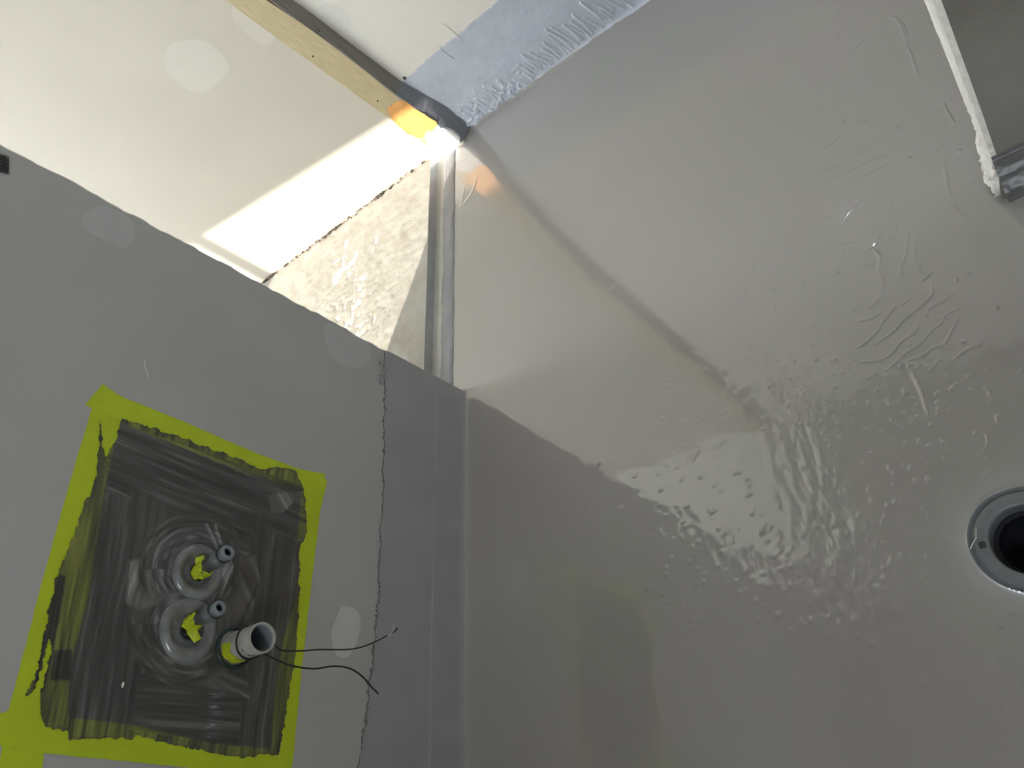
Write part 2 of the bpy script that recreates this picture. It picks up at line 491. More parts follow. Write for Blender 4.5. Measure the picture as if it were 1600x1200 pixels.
# ------------------------------------------------------------------ floor of the wet room (one glossy coated surface with brush ridges)
floor = empty('floor')
tag(floor, 'glossy grey coated floor with brush ridges, mirroring the bright opening', 'floor', kind='structure')
DR = np.array([-0.090, 0.335])        # drain centre
ridges = [  # (width mm, height mm, points px)
    (3.4, 2.6, [(1339, 544), (1354, 534), (1372, 516), (1378, 504), (1396, 483), (1399, 477)]),
    (3.2, 2.6, [(1369, 537), (1397, 517), (1408, 504), (1426, 489), (1447, 471), (1457, 457), (1454, 441)]),
    (3.2, 2.0, [(1345, 565), (1369, 564), (1390, 555), (1408, 534), (1429, 520), (1435, 507)]),
    (3.2, 1.7, [(1381, 582), (1402, 564), (1417, 550), (1438, 537), (1456, 516), (1471, 504), (1477, 492), (1507, 477)]),
    (3.2, 2.1, [(1420, 576), (1420, 564), (1444, 555), (1456, 544), (1474, 538), (1484, 522), (1499, 492)]),
    (6.0, 3.2, [(1424, 579), (1438, 609), (1451, 648)]),
    (2.8, 1.8, [(1489, 564), (1504, 550), (1522, 541)]),
    (5.0, 2.6, [(1364, 390), (1375, 402), (1372, 420), (1379, 453), (1360, 480)]),
    (3.4, 2.0, [(1354, 390), (1363, 384), (1379, 358)]),
    (3.6, 1.8, [(1402, 342), (1397, 366), (1384, 379)]),
    (3.0, 1.3, [(1304, 382), (1330, 380), (1345, 376)]),
    (3.0, 2.0, [(1312, 351), (1330, 327), (1351, 307)]),
    (4.0, 1.1, [(1342, 348), (1375, 336), (1402, 327), (1435, 310)]),
    (4.0, 1.1, [(1360, 327), (1387, 313), (1408, 312)]),
    (3.6, 1.6, [(1447, 495), (1453, 481), (1477, 469), (1490, 454)]),
    (3.0, 1.4, [(1339, 502), (1360, 498), (1375, 489)]),
    (3.4, 1.3, [(1408, 477), (1423, 465)]),
    (5.0, 1.2, [(1408, 435), (1408, 414), (1414, 402), (1420, 354)]),
    (2.6, 1.1, [(1469, 544), (1492, 544)]),
    (3.6, 1.2, [(1450, 582), (1468, 561)]),
    (4.5, 1.4, [(1440, 440), (1456, 425)]), (4.5, 1.0, [(1432, 370), (1430, 400), (1440, 430)]),
    (2.6, 1.7, [(1308, 18), (1318, 2)]), (2.6, 1.7, [(1308, 42), (1318, 24)]),
    (2.6, 1.7, [(1308, 59), (1320, 45), (1338, 36)]), (2.8, 1.6, [(1325, 64), (1334, 55)]),
    (2.6, 1.7, [(1320, 93), (1340, 74), (1356, 56)]), (2.6, 1.5, [(1272, 108), (1278, 96), (1290, 87)]),
    (2.4, 1.7, [(1268, 122), (1290, 106), (1310, 94)]), (2.6, 1.5, [(1232, 80), (1246, 70), (1264, 68)]),
    (2.6, 1.3, [(1276, 60), (1290, 57)]), (2.6, 1.5, [(1344, 128), (1350, 118)]),
    (2.6, 1.5, [(1276, 172), (1286, 163)]), (2.6, 1.5, [(1314, 164), (1328, 152), (1344, 143)]),
    (2.6, 1.7, [(1264, 208), (1280, 198), (1300, 187)]), (2.8, 1.7, [(1334, 180), (1342, 172), (1356, 162)]),
    (2.6, 1.5, [(1312, 196), (1322, 184)]), (2.6, 2.0, [(1280, 236), (1304, 220), (1324, 204), (1350, 186), (1364, 176)]),
    (3.0, 1.3, [(1380, 200), (1400, 182)]), (2.8, 1.3, [(1334, 232), (1344, 220)]),
    (3.0, 1.5, [(1352, 236), (1366, 222), (1388, 219)]),
    (5.0, 1.5, [(1392, 26), (1404, 34), (1416, 66)]), (4.0, 1.4, [(1416, 70), (1426, 92), (1434, 118)]), (3.0, 1.2, [(1410, 36), (1418, 58)]),
    (3.2, 2.0, [(1474, 160), (1480, 174), (1491, 193)]),
    (2.8, 2.3, [(1280, 272), (1304, 258), (1330, 245), (1350, 238)]),
    (2.8, 1.9, [(1282, 289), (1325, 267), (1365, 250), (1390, 240)]),
    (2.8, 1.7, [(1315, 290), (1350, 275), (1400, 250)]), (3, 1.3, [(1365, 295), (1380, 280)]),
    (5.0, 1.2, [(1475, 256), (1478, 275), (1482, 300)]), (7.0, 1.1, [(1488, 318), (1497, 334), (1510, 342)]),
    (3.6, 2.4, [(1067, 824), (1082, 819), (1099, 828)]), (3.0, 2.0, [(1080, 724), (1087, 712), (1094, 704)]),
    (3.0, 1.7, [(1540, 675), (1543, 695), (1527, 715)]), (4.5, 1.9, [(1540, 740), (1577, 724)]),
    (4.0, 1.7, [(1557, 648), (1559, 662)]), (4.0, 1.7, [(1282, 962), (1297, 967)]),
    (3.0, 1.2, [(1560, 1075), (1600, 1077)]), (3, 1.2, [(1560, 968), (1580, 955), (1600, 950)]),
    (2.6, 1.7, [(806, 148), (826, 140), (846, 136)]), (2.6, 1.5, [(780, 160), (794, 154), (812, 158)]),
    (2.6, 1.7, [(778, 182), (788, 174), (802, 178)]), (3.5, 1.8, [(712, 275), (725, 290), (718, 330)]),
    (5, 2.2, [(745, 275), (738, 300), (722, 322)]), (3, 1.2, [(860, 110), (885, 103), (910, 92)]),
]


def fall(x, y):
    """the slight fall of the floor towards the drain"""
    x = np.asarray(x, float)
    return -.015 * np.clip(np.minimum(x - XA, 1.10), 0, 9) * sstep(.30, .02, x) * sstep(-.25, .05, y)


def flz(q):
    z = 0.
    for _ in range(3):
        p = fl(q[0], q[1], z); z = float(fall(p[0], p[1]))
    return fl(q[0], q[1], z)


sk = lambda a, b, h: np.arange(a, b, h)
xs = np.concatenate([sk(-1.232, -.40, .0036), sk(-.40, .10, .0016), sk(.10, .30, .005)])
ys = np.concatenate([sk(-.25, .50, .0034), sk(.50, 1.62, .0017), sk(1.62, 2.052, .0036)])
# snap y edge on wall
ys[-1] = 2.052
X, Y = np.meshgrid(xs, ys, indexing='ij')
PXf, PYf = proj(np.stack([X, Y, fall(X, Y)], -1))
Z = (fbm(X * 1.7, Y * 1.7, 21, 2) - .5) * .0012 + (fbm(X * 11, Y * 11, 31, 3) - .5) * .00045
Z += (fbm(X * 45, Y * 45, 41, 2) - .5) * .00022
Zdot = np.zeros_like(Z)


def add_line(pts_w, w, h, wig=.15):
    P = np.array([p[:2] for p in pts_w])
    lo = P.min(0) - 4 * w; hi = P.max(0) + 4 * w
    i0, i1 = np.searchsorted(xs, [lo[0], hi[0]]); j0, j1 = np.searchsorted(ys, [lo[1], hi[1]])
    if i1 <= i0 or j1 <= j0: return
    sx, sy = X[i0:i1, j0:j1], Y[i0:i1, j0:j1]
    d, t = pdist(sx, sy, P)
    env = (sstep(-.02, .12, t) * sstep(1.02, .8, t)) * .75 + .25
    Z[i0:i1, j0:j1] += h * env * np.exp(-(d / w) ** 2) * (1 + wig * (vnoise(sx * 120, sy * 120, 5) - .5))


for w, h, pts in ridges:
    add_line([flz(p) for p in spline(pts, 4)], w * .00056, h * .00062)
# drops and bubbles dried into the coat
rr = np.random.RandomState(77)
zones = [((1020, 560), (1480, 930), 170), ((1000, 820), (1420, 1010), 90), ((1180, 960), (1380, 1180), 22), ((1240, 0), (1520, 700), 110),
         ((750, 560), (1100, 900), 45), ((1380, 480), (1600, 1200), 110), ((1100, 380), (1320, 620), 45), ((700, 300), (1050, 600), 22), ((740, 620), (980, 1100), 12)]
for (a, b), (c, d), n in zones:
    for k in range(n):
        p = flz((rr.uniform(a, c), rr.uniform(b, d)))
        if math.hypot(p[0] - DR[0], p[1] - DR[1]) < .085: continue
        w = rr.uniform(.0014, .0031); h = rr.uniform(.0006, .0018)
        i0, i1 = np.searchsorted(xs, [p[0] - 4 * w, p[0] + 4 * w]); j0, j1 = np.searchsorted(ys, [p[1] - 4 * w, p[1] + 4 * w])
        if i1 <= i0 or j1 <= j0: continue
        an = rr.uniform(0, PI); e = rr.uniform(1, 2.2) if rr.rand() < .4 else 1
        dx = X[i0:i1, j0:j1] - p[0]; dy = Y[i0:i1, j0:j1] - p[1]
        u = dx * math.cos(an) + dy * math.sin(an); q = -dx * math.sin(an) + dy * math.cos(an)
        Z[i0:i1, j0:j1] += h * np.exp(-((u / (w * e)) ** 2 + (q / w) ** 2))
# orange-peel band of thick coat
m1, _ = pdist(PXf, PYf, [(1235, 600), (1265, 700), (1300, 820), (1330, 900), (1370, 960)])
m2, _ = pdist(PXf, PYf, [(1080, 820), (1200, 880), (1330, 950)])
peel = np.exp(-(m1 / 48) ** 2) + .8 * np.exp(-(m2 / 32) ** 2)
u = (PXf * .25 + PYf * .97); q = (PXf * .97 - PYf * .25)
Z += np.clip(peel, 0, 1.2) * (fbm(q / 13, u / 34, 61, 3) - .5) * .0028
# soft swellings around the ridge field and the corner fillets
m3, _ = pdist(PXf, PYf, [(1410, 350), (1420, 450), (1430, 530)])
Z += np.exp(-(m3 / 60) ** 2) * (fbm(PXf / 26, PYf / 45, 71, 2) - .5) * .0022
Z += .010 * np.exp(-np.clip(X - XA, 0, 1) / .012) * (Y < YA + .01)
Z += .012 * np.exp(-np.clip(YB - Y, 0, 1) / .010) * (1 + .5 * (fbm(X * 40, Y * 3, 81, 2) - .5))
rd = np.hypot(X - DR[0], Y - DR[1])
Z = Z * sstep(.074, .11, rd) - .0025 * sstep(.16, .075, rd) + .0012 * np.exp(-((rd - .0775) / .003) ** 2)
Z = Z + fall(X, Y)
cx = (xs[:-1] + xs[1:]) / 2; cy = (ys[:-1] + ys[1:]) / 2
CX, CY = np.meshgrid(cx, cy, indexing='ij')
keep = np.hypot(CX - DR[0], CY - DR[1]) > .0735
grid_obj('membrane_coat', np.stack([X, Y, Z], -1), MEMB, floor, keep)
x1, y0 = float(xs[-1]), float(ys[0])
boxes('coated_slab', [((-1.23, -1.0, -.05), (1.1, y0, 0)), ((x1, y0, -.05), (1.1, YB, 0))], MEMB, floor)
boxes('screed_slab', [((-5.0, -1.0, -.06), (-1.31, YB + .01, -.004))], CONC, floor)
# raw screed beyond the track
xs2 = np.arange(-2.6, -1.305, .005); ys2 = np.arange(.95, 2.065, .005)
X2, Y2 = np.meshgrid(xs2, ys2, indexing='ij')
Z2 = (fbm(X2 * 5, Y2 * 5, 91, 3) - .5) * .006 - .002 + (fbm(X2 * 45, Y2 * 45, 95, 3) - .5) * .0035
pits = fbm(X2 * 60, Y2 * 60, 97, 2)
area = np.exp(-(((X2 + 1.75) ** 2 + (Y2 - 1.5) ** 2) / .05))
Z2 -= area * sstep(.55, .72, pits) * .004
grid_obj('rough_screed', np.stack([X2, Y2, Z2], -1), SCREED, floor)
# crumbs in the joint under the board
bm = bmesh.new()
for k in range(150):
    x = rr.uniform(-2.4, -1.36); s = rr.uniform(.002, .005)
    if rr.rand() < .5: x = rr.choice([-2.36, -2.3, -1.86, -1.9, -1.62, -1.60]) + rr.randn() * .02
    p = Vector((x, YB - rr.uniform(.0, .012), rr.uniform(.001, .006)))
    bmesh.ops.create_icosphere(bm, subdivisions=1, radius=s, matrix=Matrix.Translation(p) @ Matrix.Diagonal((1.3, 1, .7, 1)))
o = bm_obj('crumbs', bm, DIRT, floor); o['kind'] = 'stuff'
o = None

# ------------------------------------------------------------------ coating on the partition's foot
def band_grid(name, u, z, outer, thick, mapf, mt, parent, extra=None, flip=False):
    U, ZZ = np.meshgrid(u, z, indexing='ij')
    top = outer(u)[:, None] * np.ones_like(ZZ)
    h = thick * sstep(top + .001, top - .004, ZZ)
    if extra is not None: h = h + extra(U, ZZ)
    k = ZZ < top + .001
    km = k[:-1, :-1] & k[1:, 1:] & k[1:, :-1] & k[:-1, 1:]
    return grid_obj(name, mapf(U, ZZ, h), mt, parent, km, flip=flip)


ua = np.arange(-.2, YA + .0005, .0025); za = np.arange(0, .31, .0025)
ctrl_y = [-.2, .116, .18, .392, .62, .80, .988, 1.03]
ctrl_z = [.285, .281, .272, .256, .262, .268, .282, .284]


def outerA(y): return np.interp(y, ctrl_y, ctrl_z) + (fbm(y * 30, y * 0, 7, 3) - .5) * .008 + (vnoise(y * 200, y * 0, 17) - .5) * .003


def extraA(Y_, Z_):
    e = .0012 * sstep(.108, .104, Z_ + (fbm(Y_ * 12, Y_ * 0, 3, 2) - .5) * .004)
    e += .0012 * np.exp(-((Z_ - outerA(Y_[:, 0])[:, None] + .004) / .003) ** 2) * vnoise(Y_ * 150, Z_ * 150, 4)
    e += (fbm(Y_ * 25, Z_ * 25, 14, 3) - .5) * .0008
    e += .011 * np.exp(-Z_ / .009)
    return e


o = band_grid('corner_coating', ua, za, outerA, .0012, lambda U, Z_, h: np.stack([XA + h, U, Z_], -1), MEMBA, wall_left, extraA, flip=False)
# end of the partition also wrapped
prism('corner_coating', [(XA + .001, YA - .001, 0), (XA + .001, YA + .004, 0), (XA + .0006, YA + .003, .27), (XA + .0006, YA - .001, .27)], (-.12, 0, 0), MEMBA, wall_left)
# dark lump of joint mesh where the coating meets the free end
bm = bmesh.new()
for k in range(26):
    p0 = onx(rr.uniform(593, 606), 562 + k * 1.5 + rr.uniform(-2, 2), XA + .0016)
    bmesh.ops.create_icosphere(bm, subdivisions=1, radius=rr.uniform(.002, .0055), matrix=Matrix.Translation(Vector(p0)) @ Matrix.Diagonal((.35, 1, 1, 1)))
bm_obj('coating_lump', bm, MEMBA, wall_left, smooth=True)
bm = bmesh.new()
edge_px = [(599, 598), (597, 640), (598, 700), (594, 760), (593, 830), (591, 900), (588, 960), (586, 1010), (580, 1050), (570, 1110), (566, 1170)]
for k in range(230):
    t = rr.uniform(0, len(edge_px) - 1.001); i = int(t); f_ = t - i
    q = np.array(edge_px[i]) * (1 - f_) + np.array(edge_px[i + 1]) * f_
    p0 = onx(q[0] + rr.uniform(-2.5, 3), q[1], XA + .001)
    p0[2] = outerA(p0[1]) + rr.uniform(-.005, .004)
    bmesh.ops.create_icosphere(bm, subdivisions=1, radius=rr.uniform(.0008, .0022), matrix=Matrix.Translation(Vector(p0)) @ Matrix.Diagonal((.6, 1.8, .9, 1)))
EDGED = mat('coating_edge_shade', (.15, .15, .15), .6)  # thin shadow along the coating edge, put into the lumps' colour
bm_obj('coating_edge_lumps', bm, EDGED, wall_left, smooth=True)
yy = np.arange(.0, 1.015, .004)
tube('coating_edge_ridge', [(XA + .0006, y, float(outerA(np.array([y]))[0]) - .0005 + rr.randn() * .0006) for y in yy], [.0005 + .0012 * float(vnoise(np.array(y * 35.), np.array(0.), 19)) for y in yy], EDGED, wall_left, 6)


def blobA(name, cpx, pts, m=FILLA, h=.00022):
    P = smooth_closed([onx(*p, XA + .0002) for p in pts], 5, 0)
    return dome_blob(name, P, (1, 0, 0), h, m, wall_left)


blobA('filler_patch', None, [(130, 335), (165, 322), (205, 345), (210, 370), (195, 388), (165, 375), (135, 360)])
blobA('filler_patch', None, [(510, 505), (545, 520), (578, 540), (575, 568), (550, 575), (520, 560), (508, 530)])
blobA('filler_patch', None, [(535, 948), (555, 952), (563, 970), (560, 995), (545, 1025), (525, 1022), (518, 990), (526, 965)], m=FILLA2, h=.0004)
# scrap of black jointing mesh at the upper end of the cut edge
nm = 0
bm = bmesh.new()
for k in range(6):
    for (a, b) in (((0, 243 + k * 5), (14, 252 + k * 4)), ((0 + k * 2.6, 240 + k), (0 + k * 2.6 - 1, 268 + k * .5))):
        p, q = Vector(onx(*a, XA + .002)), Vector(onx(*b, XA + .002))
        d = (q - p).normalized(); s = d.cross(Vector((1, 0, 0))) * .0006
        vv = [bm.verts.new(x) for x in (p - s, p + s, q + s, q - s)] + [bm.verts.new(x + Vector((.001, 0, 0))) for x in (p - s, p + s, q + s, q - s)]
        for ff in ((0, 1, 2, 3), (7, 6, 5, 4), (0, 4, 5, 1), (1, 5, 6, 2), (2, 6, 7, 3), (3, 7, 4, 0)): bm.faces.new([vv[i] for i in ff])
bm_obj('mesh_tape_scrap', bm, BLACK, wall_left)
tube('hairline_scratch', [onx(*p, XA + .0003) for p in ((226, 560), (226, 570), (230, 580), (231, 590))], .0005, BOARD, wall_left, 5)

# ------------------------------------------------------------------ coating on the back wall
ub = np.arange(-1.19, .6, .0025); zb = np.arange(-.02, .33, .0025)


def outerB(x): return .277 + (fbm(x * 9, x * 0, 27, 3) - .5) * .016 + (vnoise(x * 120, x * 0, 29) - .5) * .003


RB = []
xx = -1.17
while xx < -.40:
    xx += rr.uniform(.006, .013)
    L = rr.uniform(.02, .055) * (1.0 if xx < -.85 else 1.6)
    z0 = rr.uniform(.004, .035)
    RB.append((xx, z0, xx + rr.uniform(-.03, -.004), z0 + L, rr.uniform(.5, 1.0)))


def extraB(X_, Z_):
    e = np.zeros_like(X_)
    u0 = X_[:, 0]; z0_ = Z_[0]
    for a, b, c, d, s in RB:
        i0, i1 = np.searchsorted(u0, [min(a, c) - .012, max(a, c) + .012]); j0, j1 = np.searchsorted(z0_, [b - .01, d + .01])
        if i1 <= i0 or j1 <= j0: continue
        dd, t = pdist(X_[i0:i1, j0:j1], Z_[i0:i1, j0:j1], [(a, b), ((a + c) / 2 + .002, (b + d) / 2), (c, d)])
        e[i0:i1, j0:j1] = np.maximum(e[i0:i1, j0:j1], s * .0042 * np.exp(-(dd / .0028) ** 2))
    lump = sstep(.12, .02, Z_) * sstep(.50, .70, fbm(X_ * 55, Z_ * 55, 44, 3)) * .0060 * sstep(-.8, -1.0, X_)
    e = e + lump + (fbm(X_ * 40, Z_ * 40, 46, 3) - .5) * .0014
    e += .013 * np.exp(-np.clip(Z_ + .008, 0, 1) / .008)
    return e


band_grid('corner_coating', ub, zb, outerB, .001, lambda U, Z_, h: np.stack([U, YB - h, Z_], -1), MEMBW, wall_back, extraB, flip=False)


def blobB(name, pts, h=.00022, m=FILL):
    return dome_blob(name, smooth_closed([ony(*p, YB - .0002) for p in pts], 5), (0, -1, 0), h, m, wall_back)


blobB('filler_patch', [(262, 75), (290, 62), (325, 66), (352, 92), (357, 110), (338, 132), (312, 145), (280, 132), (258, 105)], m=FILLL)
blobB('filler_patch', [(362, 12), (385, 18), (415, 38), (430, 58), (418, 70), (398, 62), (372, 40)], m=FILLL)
blobB('filler_patch', [(500, 8), (520, 5), (540, 18), (550, 40), (545, 52), (520, 32), (505, 20)])
tube('coating_drip', [ony(*p, YB - .001) for p in ((690, 36), (702, 45), (715, 56), (725, 65))], [.0006, .0018, .0022, .0008], FILL, wall_back, 6)
tube('coating_drip', [ony(*p, YB - .001) for p in ((687, 70), (690, 78), (700, 86), (710, 92))], [.0006, .0016, .0018, .0012], MEMBW, wall_back, 6)

# ------------------------------------------------------------------ short wall at the right with a raw cut end
nib = empty('wall_nib')
tag(nib, 'dark coated stub wall at the upper right whose raw gypsum end faces the opening', 'wall', kind='structure')
lv = [(0, .058, .955), (.03, .062, .965), (.06, .068, .98), (.10, .072, .99), (.20, .0735, 1.01), (.30, .074, 1.025), (.60, .075, 1.03), (CEIL, .076, 1.03)]
lv2 = []
for z in [-.03] + list(np.linspace(0, .6, 61)) + [CEIL]:
    lv2.append((z, np.interp(z, [l[0] for l in lv], [l[1] for l in lv]), np.interp(z, [l[0] for l in lv], [l[2] for l in lv])))
v = []; f = []
for z, x, yf in lv2:
    rg = .0035 * max(0, 1 - z / .14)
    v += [(x + .006 + .0 * rr.randn(), .9, z), (x + .006, yf, z), (1.1, yf, z), (1.1, .9, z)]
n = len(lv2)
for i in range(n - 1):
    for k in range(4): f.append([i * 4 + k, i * 4 + (k + 1) % 4, i * 4 + 4 + (k + 1) % 4, i * 4 + 4 + k])
f += [[0, 1, 2, 3], [(n - 1) * 4 + k for k in (3, 2, 1, 0)]]
mesh_obj('stub_core', v, f, mat('membrane_nib', (.235, .215, .185), .45, .1, 7, .0006, 40, coat=.3, coatr=.2), nib)
# raw end: grid across the thickness, ragged near the floor
zz = np.concatenate([np.linspace(0, .6, 200), [1.2, CEIL]]); tt = np.linspace(0, 1, 28)
ZN, TN = np.meshgrid(zz, tt, indexing='ij')
x0 = np.interp(ZN, [l[0] for l in lv], [l[1] for l in lv]); yf = np.interp(ZN, [l[0] for l in lv], [l[2] for l in lv])
rag = sstep(.17, .06, ZN)
YN = .9 + (yf - .9) * TN
XN = x0 - .002 + (fbm(ZN * 120, TN * 9, 55, 3) - .5) * (.0015 + .014 * rag)
YN = YN + (fbm(ZN * 90, TN * 4, 58, 3) - .5) * (.002 + .02 * rag) * (1 - 1.0 * (TN > .97) * 0)
YN = np.clip(YN, .9006, yf + .0); YN[:, 0] = .9006; XN[:, 0] = x0[:, 0] + .0075; XN[:, -1] = x0[:, -1] + .0075; XN[:, 1:-1] = np.minimum(XN[:, 1:-1], x0[:, 1:-1] + .004)
grid_obj('raw_end', np.stack([XN, YN, ZN], -1), GYPSUM, nib, flip=False)
# coated skirting band on its face, 10 cm high with a ragged top
un = np.arange(.07, .5, .003); zn = np.arange(-.0135, .125, .0025)
band_grid('corner_coating', un, zn, lambda x: .104 + (fbm(x * 25, x * 0, 65, 3) - .5) * .006, .003,
          lambda U, Z_, h: np.stack([U, .9 - h, Z_], -1), mat('membrane_dark', (.15, .15, .155), .3, .1, 20, .001, 50, coat=.8, coatr=.1), nib,
          lambda U, Z_: (fbm(U * 30, Z_ * 30, 68, 3) - .5) * .004 + .010 * np.exp(-np.clip(Z_ + .012, 0, 1) / .008), flip=False)

# ------------------------------------------------------------------ stud against the back wall
stud = empty('wall_stud')
tag(stud, 'upright softwood stud fixed to the back wall, orange painted in where the sun strikes its foot', 'stud')
SF = 2.0


def Lx(z): return float(np.interp(z, [.07, .8, 1.1, 3], [-1.286, -1.335, -1.335, -1.30]))
def Rx(z): return float(np.interp(z, [0, .09, .275, .43, .57, .73, 1.1, 3], [-1.19, -1.197, -1.212, -1.216, -1.224, -1.246, -1.246, -1.21]))
def Bx(z): return float(np.interp(z, [0, .115, .27, .67, 1.1, 3], [-1.15, -1.155, -1.192, -1.222, -1.215, -1.18]))


zl = [.075, .12, .18, .24, .3, .4, .5, .6, .73, .9, 1.3, CEIL]
v = []
for z in zl: v += [(Lx(z), SF, z), (Rx(z) - .004, SF, z), (Rx(z) - .004, YB - .001, z), (Lx(z), YB - .001, z)]
f = []
for i in range(len(zl) - 1):
    for k in range(4): f.append([i * 4 + k, i * 4 + (k + 1) % 4, i * 4 + 4 + (k + 1) % 4, i * 4 + 4 + k])
f += [[0, 1, 2, 3], [(len(zl) - 1) * 4 + k for k in (3, 2, 1, 0)]]
mesh_obj('batten', v, f, WOOD, stud)


def side(name, z0, z1, m, dx=0):
    zl = list(np.linspace(z0, z1, 14)); v = []
    for z in zl: v += [(Rx(z) - .0035, SF + .0004, z), (Rx(z) + dx, SF + .001, z), (Bx(z) + dx, YB - .003, z), (Bx(z) - .01, YB - .0005, z), (Rx(z) - .0035, YB - .0005, z)]
    f = []; K = 5
    for i in range(len(zl) - 1):
        for k in range(K): f.append([i * K + k, i * K + (k + 1) % K, (i + 1) * K + (k + 1) % K, (i + 1) * K + k])
    f += [list(range(K)), [(len(zl) - 1) * K + k for k in range(K - 1, -1, -1)]]
    return mesh_obj(name, v, f, m, stud)


s = side('side_batten', .275, CEIL, WOODG); s['label'] = 'grey side strip, shade put into its colour'
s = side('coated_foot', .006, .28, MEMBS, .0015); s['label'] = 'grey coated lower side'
# plaster daub on the foot
zz = [.0, .02, .045, .075, .095]
v = []
for i, z in enumerate(zz):
    w = .002 * i
    v += [(Lx(z) - .004 - .012 * (i == 0) * 0, SF - .006, max(z, .05 - 0 * i) if i else .030), (Rx(z) + .002, SF - .006, z), (Rx(z) + .002, YB - .001, z), (Lx(z) - .004, YB - .001, max(z, .01))]
prof = smooth_closed([ony(*p, SF - .0015) for p in [(674, 234), (692, 233), (711, 231), (719, 217), (708, 207), (696, 201), (688, 200), (684, 196), (677, 202), (676, 208), (668, 206), (664, 212), (668, 224)]], 3, .0006, 4)
prism('plaster_daub', prof, (0, .012, 0), PLASTER, stud)
prof = smooth_closed([ony(*p, SF - .0007) for p in [(607, 176), (613, 163), (630, 157), (648, 170), (668, 182), (683, 193), (680, 202), (670, 204), (664, 214), (648, 214), (626, 200)]], 4, .0008, 5)  # patch painting the sun-struck orange onto the foot
o_ = prism('sunlit_wood_paint', prof, (0, .0012, 0), WOODO, stud); o_['label'] = 'orange stretch of the stud, sunlight put into its colour'
# nail heads and knots
for q in ((497, 48), (489, 88), (590, 158), (632, 122)):
    p = ony(*q, SF - .0005); r_ = .003 if q[0] in (489, 590) else .006
    lathe('nail_head', [(0.0001, .002), (r_ * .8, .0018), (r_, .0)], p, (0, -1, 0), DIRT, stud, 10)

# ------------------------------------------------------------------ galvanised track lying in the opening
track = empty('floor_track')
tag(track, 'galvanised steel track lying on the floor across the opening, foot of the stud to partition', 'track')
ya, yb = YA + .012, SF - .02
def xt(y, x): return x + (.006 if False else 0)
prism('left_flange', [(-1.3125, ya, -.003), (-1.3095, ya, -.003), (-1.3065, ya, .036), (-1.3085, ya, .037), (-1.3100, ya, .036)], (0, YB - .003 - ya, 0), METAL, track)
prism('web', [(-1.3095, ya, -.003), (-1.3095, ya, .002), (-1.292, ya, .0025), (-1.290, ya, .004), (-1.285, ya, .004), (-1.283, ya, .0025), (-1.268, ya, .002), (-1.268, ya, -.003)],
      (0, yb + .02 - ya, 0), METALL, track)
yg = np.arange(ya, SF, .004); xg = np.array([-1.270, -1.269, -1.267, -1.262, -1.256, -1.250, -1.244, -1.238, -1.232, -1.227, -1.224])
XG, YG = np.meshgrid(xg, yg, indexing='ij')
prof = np.array([.0, .006, .0085, .0085, .008, .0075, .007, .006, .0045, .002, -.003])[:, None]
ZG = prof + (fbm(XG * 60, YG * 30, 33, 3) - .5) * .005 * (prof > .003)
XG = XG + (fbm(YG * 18, YG * 0, 36, 3) - .5)[:] * .006
o = grid_obj('coated_flange', np.stack([XG, YG, ZG], -1), MEMBA, track, flip=False); o['label'] = 'right flange smeared with grey coating'

# ------------------------------------------------------------------ masking tape round the pipe patch
def strip(label, pts, lift, seed):
    P = [onx(*p, XA + .0004 + lift) for p in pts]
    out = []
    n_ = len(P); r0 = np.random.RandomState(seed)
    for i in range(n_):
        a, b = P[i], P[(i + 1) % n_]
        m_ = max(1, int(np.linalg.norm(b - a) / .01))
        for k in range(m_):
            q = a + (b - a) * k / m_
            out.append(q + np.array([0, r0.randn() * .0003, r0.randn() * .0003]))
    o = prism('masking_tape', out, (.0003, 0, 0), TAPE)
    tag(o, label, 'tape', 'tape strips framing the pipe patch')
    return o


strip('yellow-green tape strip down the left of the pipe patch, running past the bottom corner', [(150, 612), (141, 645), (110, 750), (60, 930), (24, 1070), (8, 1130), (-3, 1215), (64, 1215), (72, 1150), (110, 980), (160, 800), (192, 660)], 0, 1)
strip('yellow-green tape strip on the right of the pipe patch nearest the coated corner', [(507, 740), (510, 757), (500, 800), (488, 900), (472, 1040), (455, 1215), (410, 1215), (424, 1100), (445, 930), (455, 800), (466, 735)], 0, 2)
strip('yellow-green tape strip across the top of the pipe patch, below the wall end', [(160, 600), (186, 618), (290, 660), (400, 708), (468, 733), (500, 739), (511, 752), (500, 772), (440, 772), (300, 705), (200, 665), (133, 632)], .0005, 3)
strip('yellow-green tape strip along the bottom of the pipe patch at the picture edge', [(-12, 1118), (10, 1112), (28, 1090), (60, 1095), (200, 1125), (420, 1160), (455, 1165), (452, 1215), (400, 1210), (200, 1190), (60, 1176), (-12, 1163)], .0005, 4)

# ------------------------------------------------------------------ brushed slurry patch
gy = np.arange(.085, .68, .0013); gz = np.arange(.40, .90, .0013)
GY, GZ = np.meshgrid(gy, gz, indexing='ij')
px, py = proj(np.stack([np.full_like(GY, XA), GY, GZ], -1))
wx = px + (fbm(px / 9, py / 9, 3, 3) - .5) * 9; wy = py + (fbm(px / 9, py / 9, 13, 3) - .5) * 9
outer = [(152, 652), (165, 690), (190, 655), (240, 668), (300, 690), (360, 712), (405, 733), (440, 729), (462, 735), (472, 756), (478, 790), (480, 830), (476, 848), (466, 852),
         (468, 900), (466, 960), (458, 1040), (446, 1120), (436, 1180), (380, 1184), (300, 1172), (210, 1150), (206, 1156), (105, 1156), (104, 1142), (68, 1138), (62, 1110), (63, 1070),
         (50, 1082), (34, 1090), (52, 1060), (62, 1020), (70, 970), (86, 900), (108, 850), (130, 790), (150, 745), (153, 700)]
ins = inpoly(wx, wy, outer)
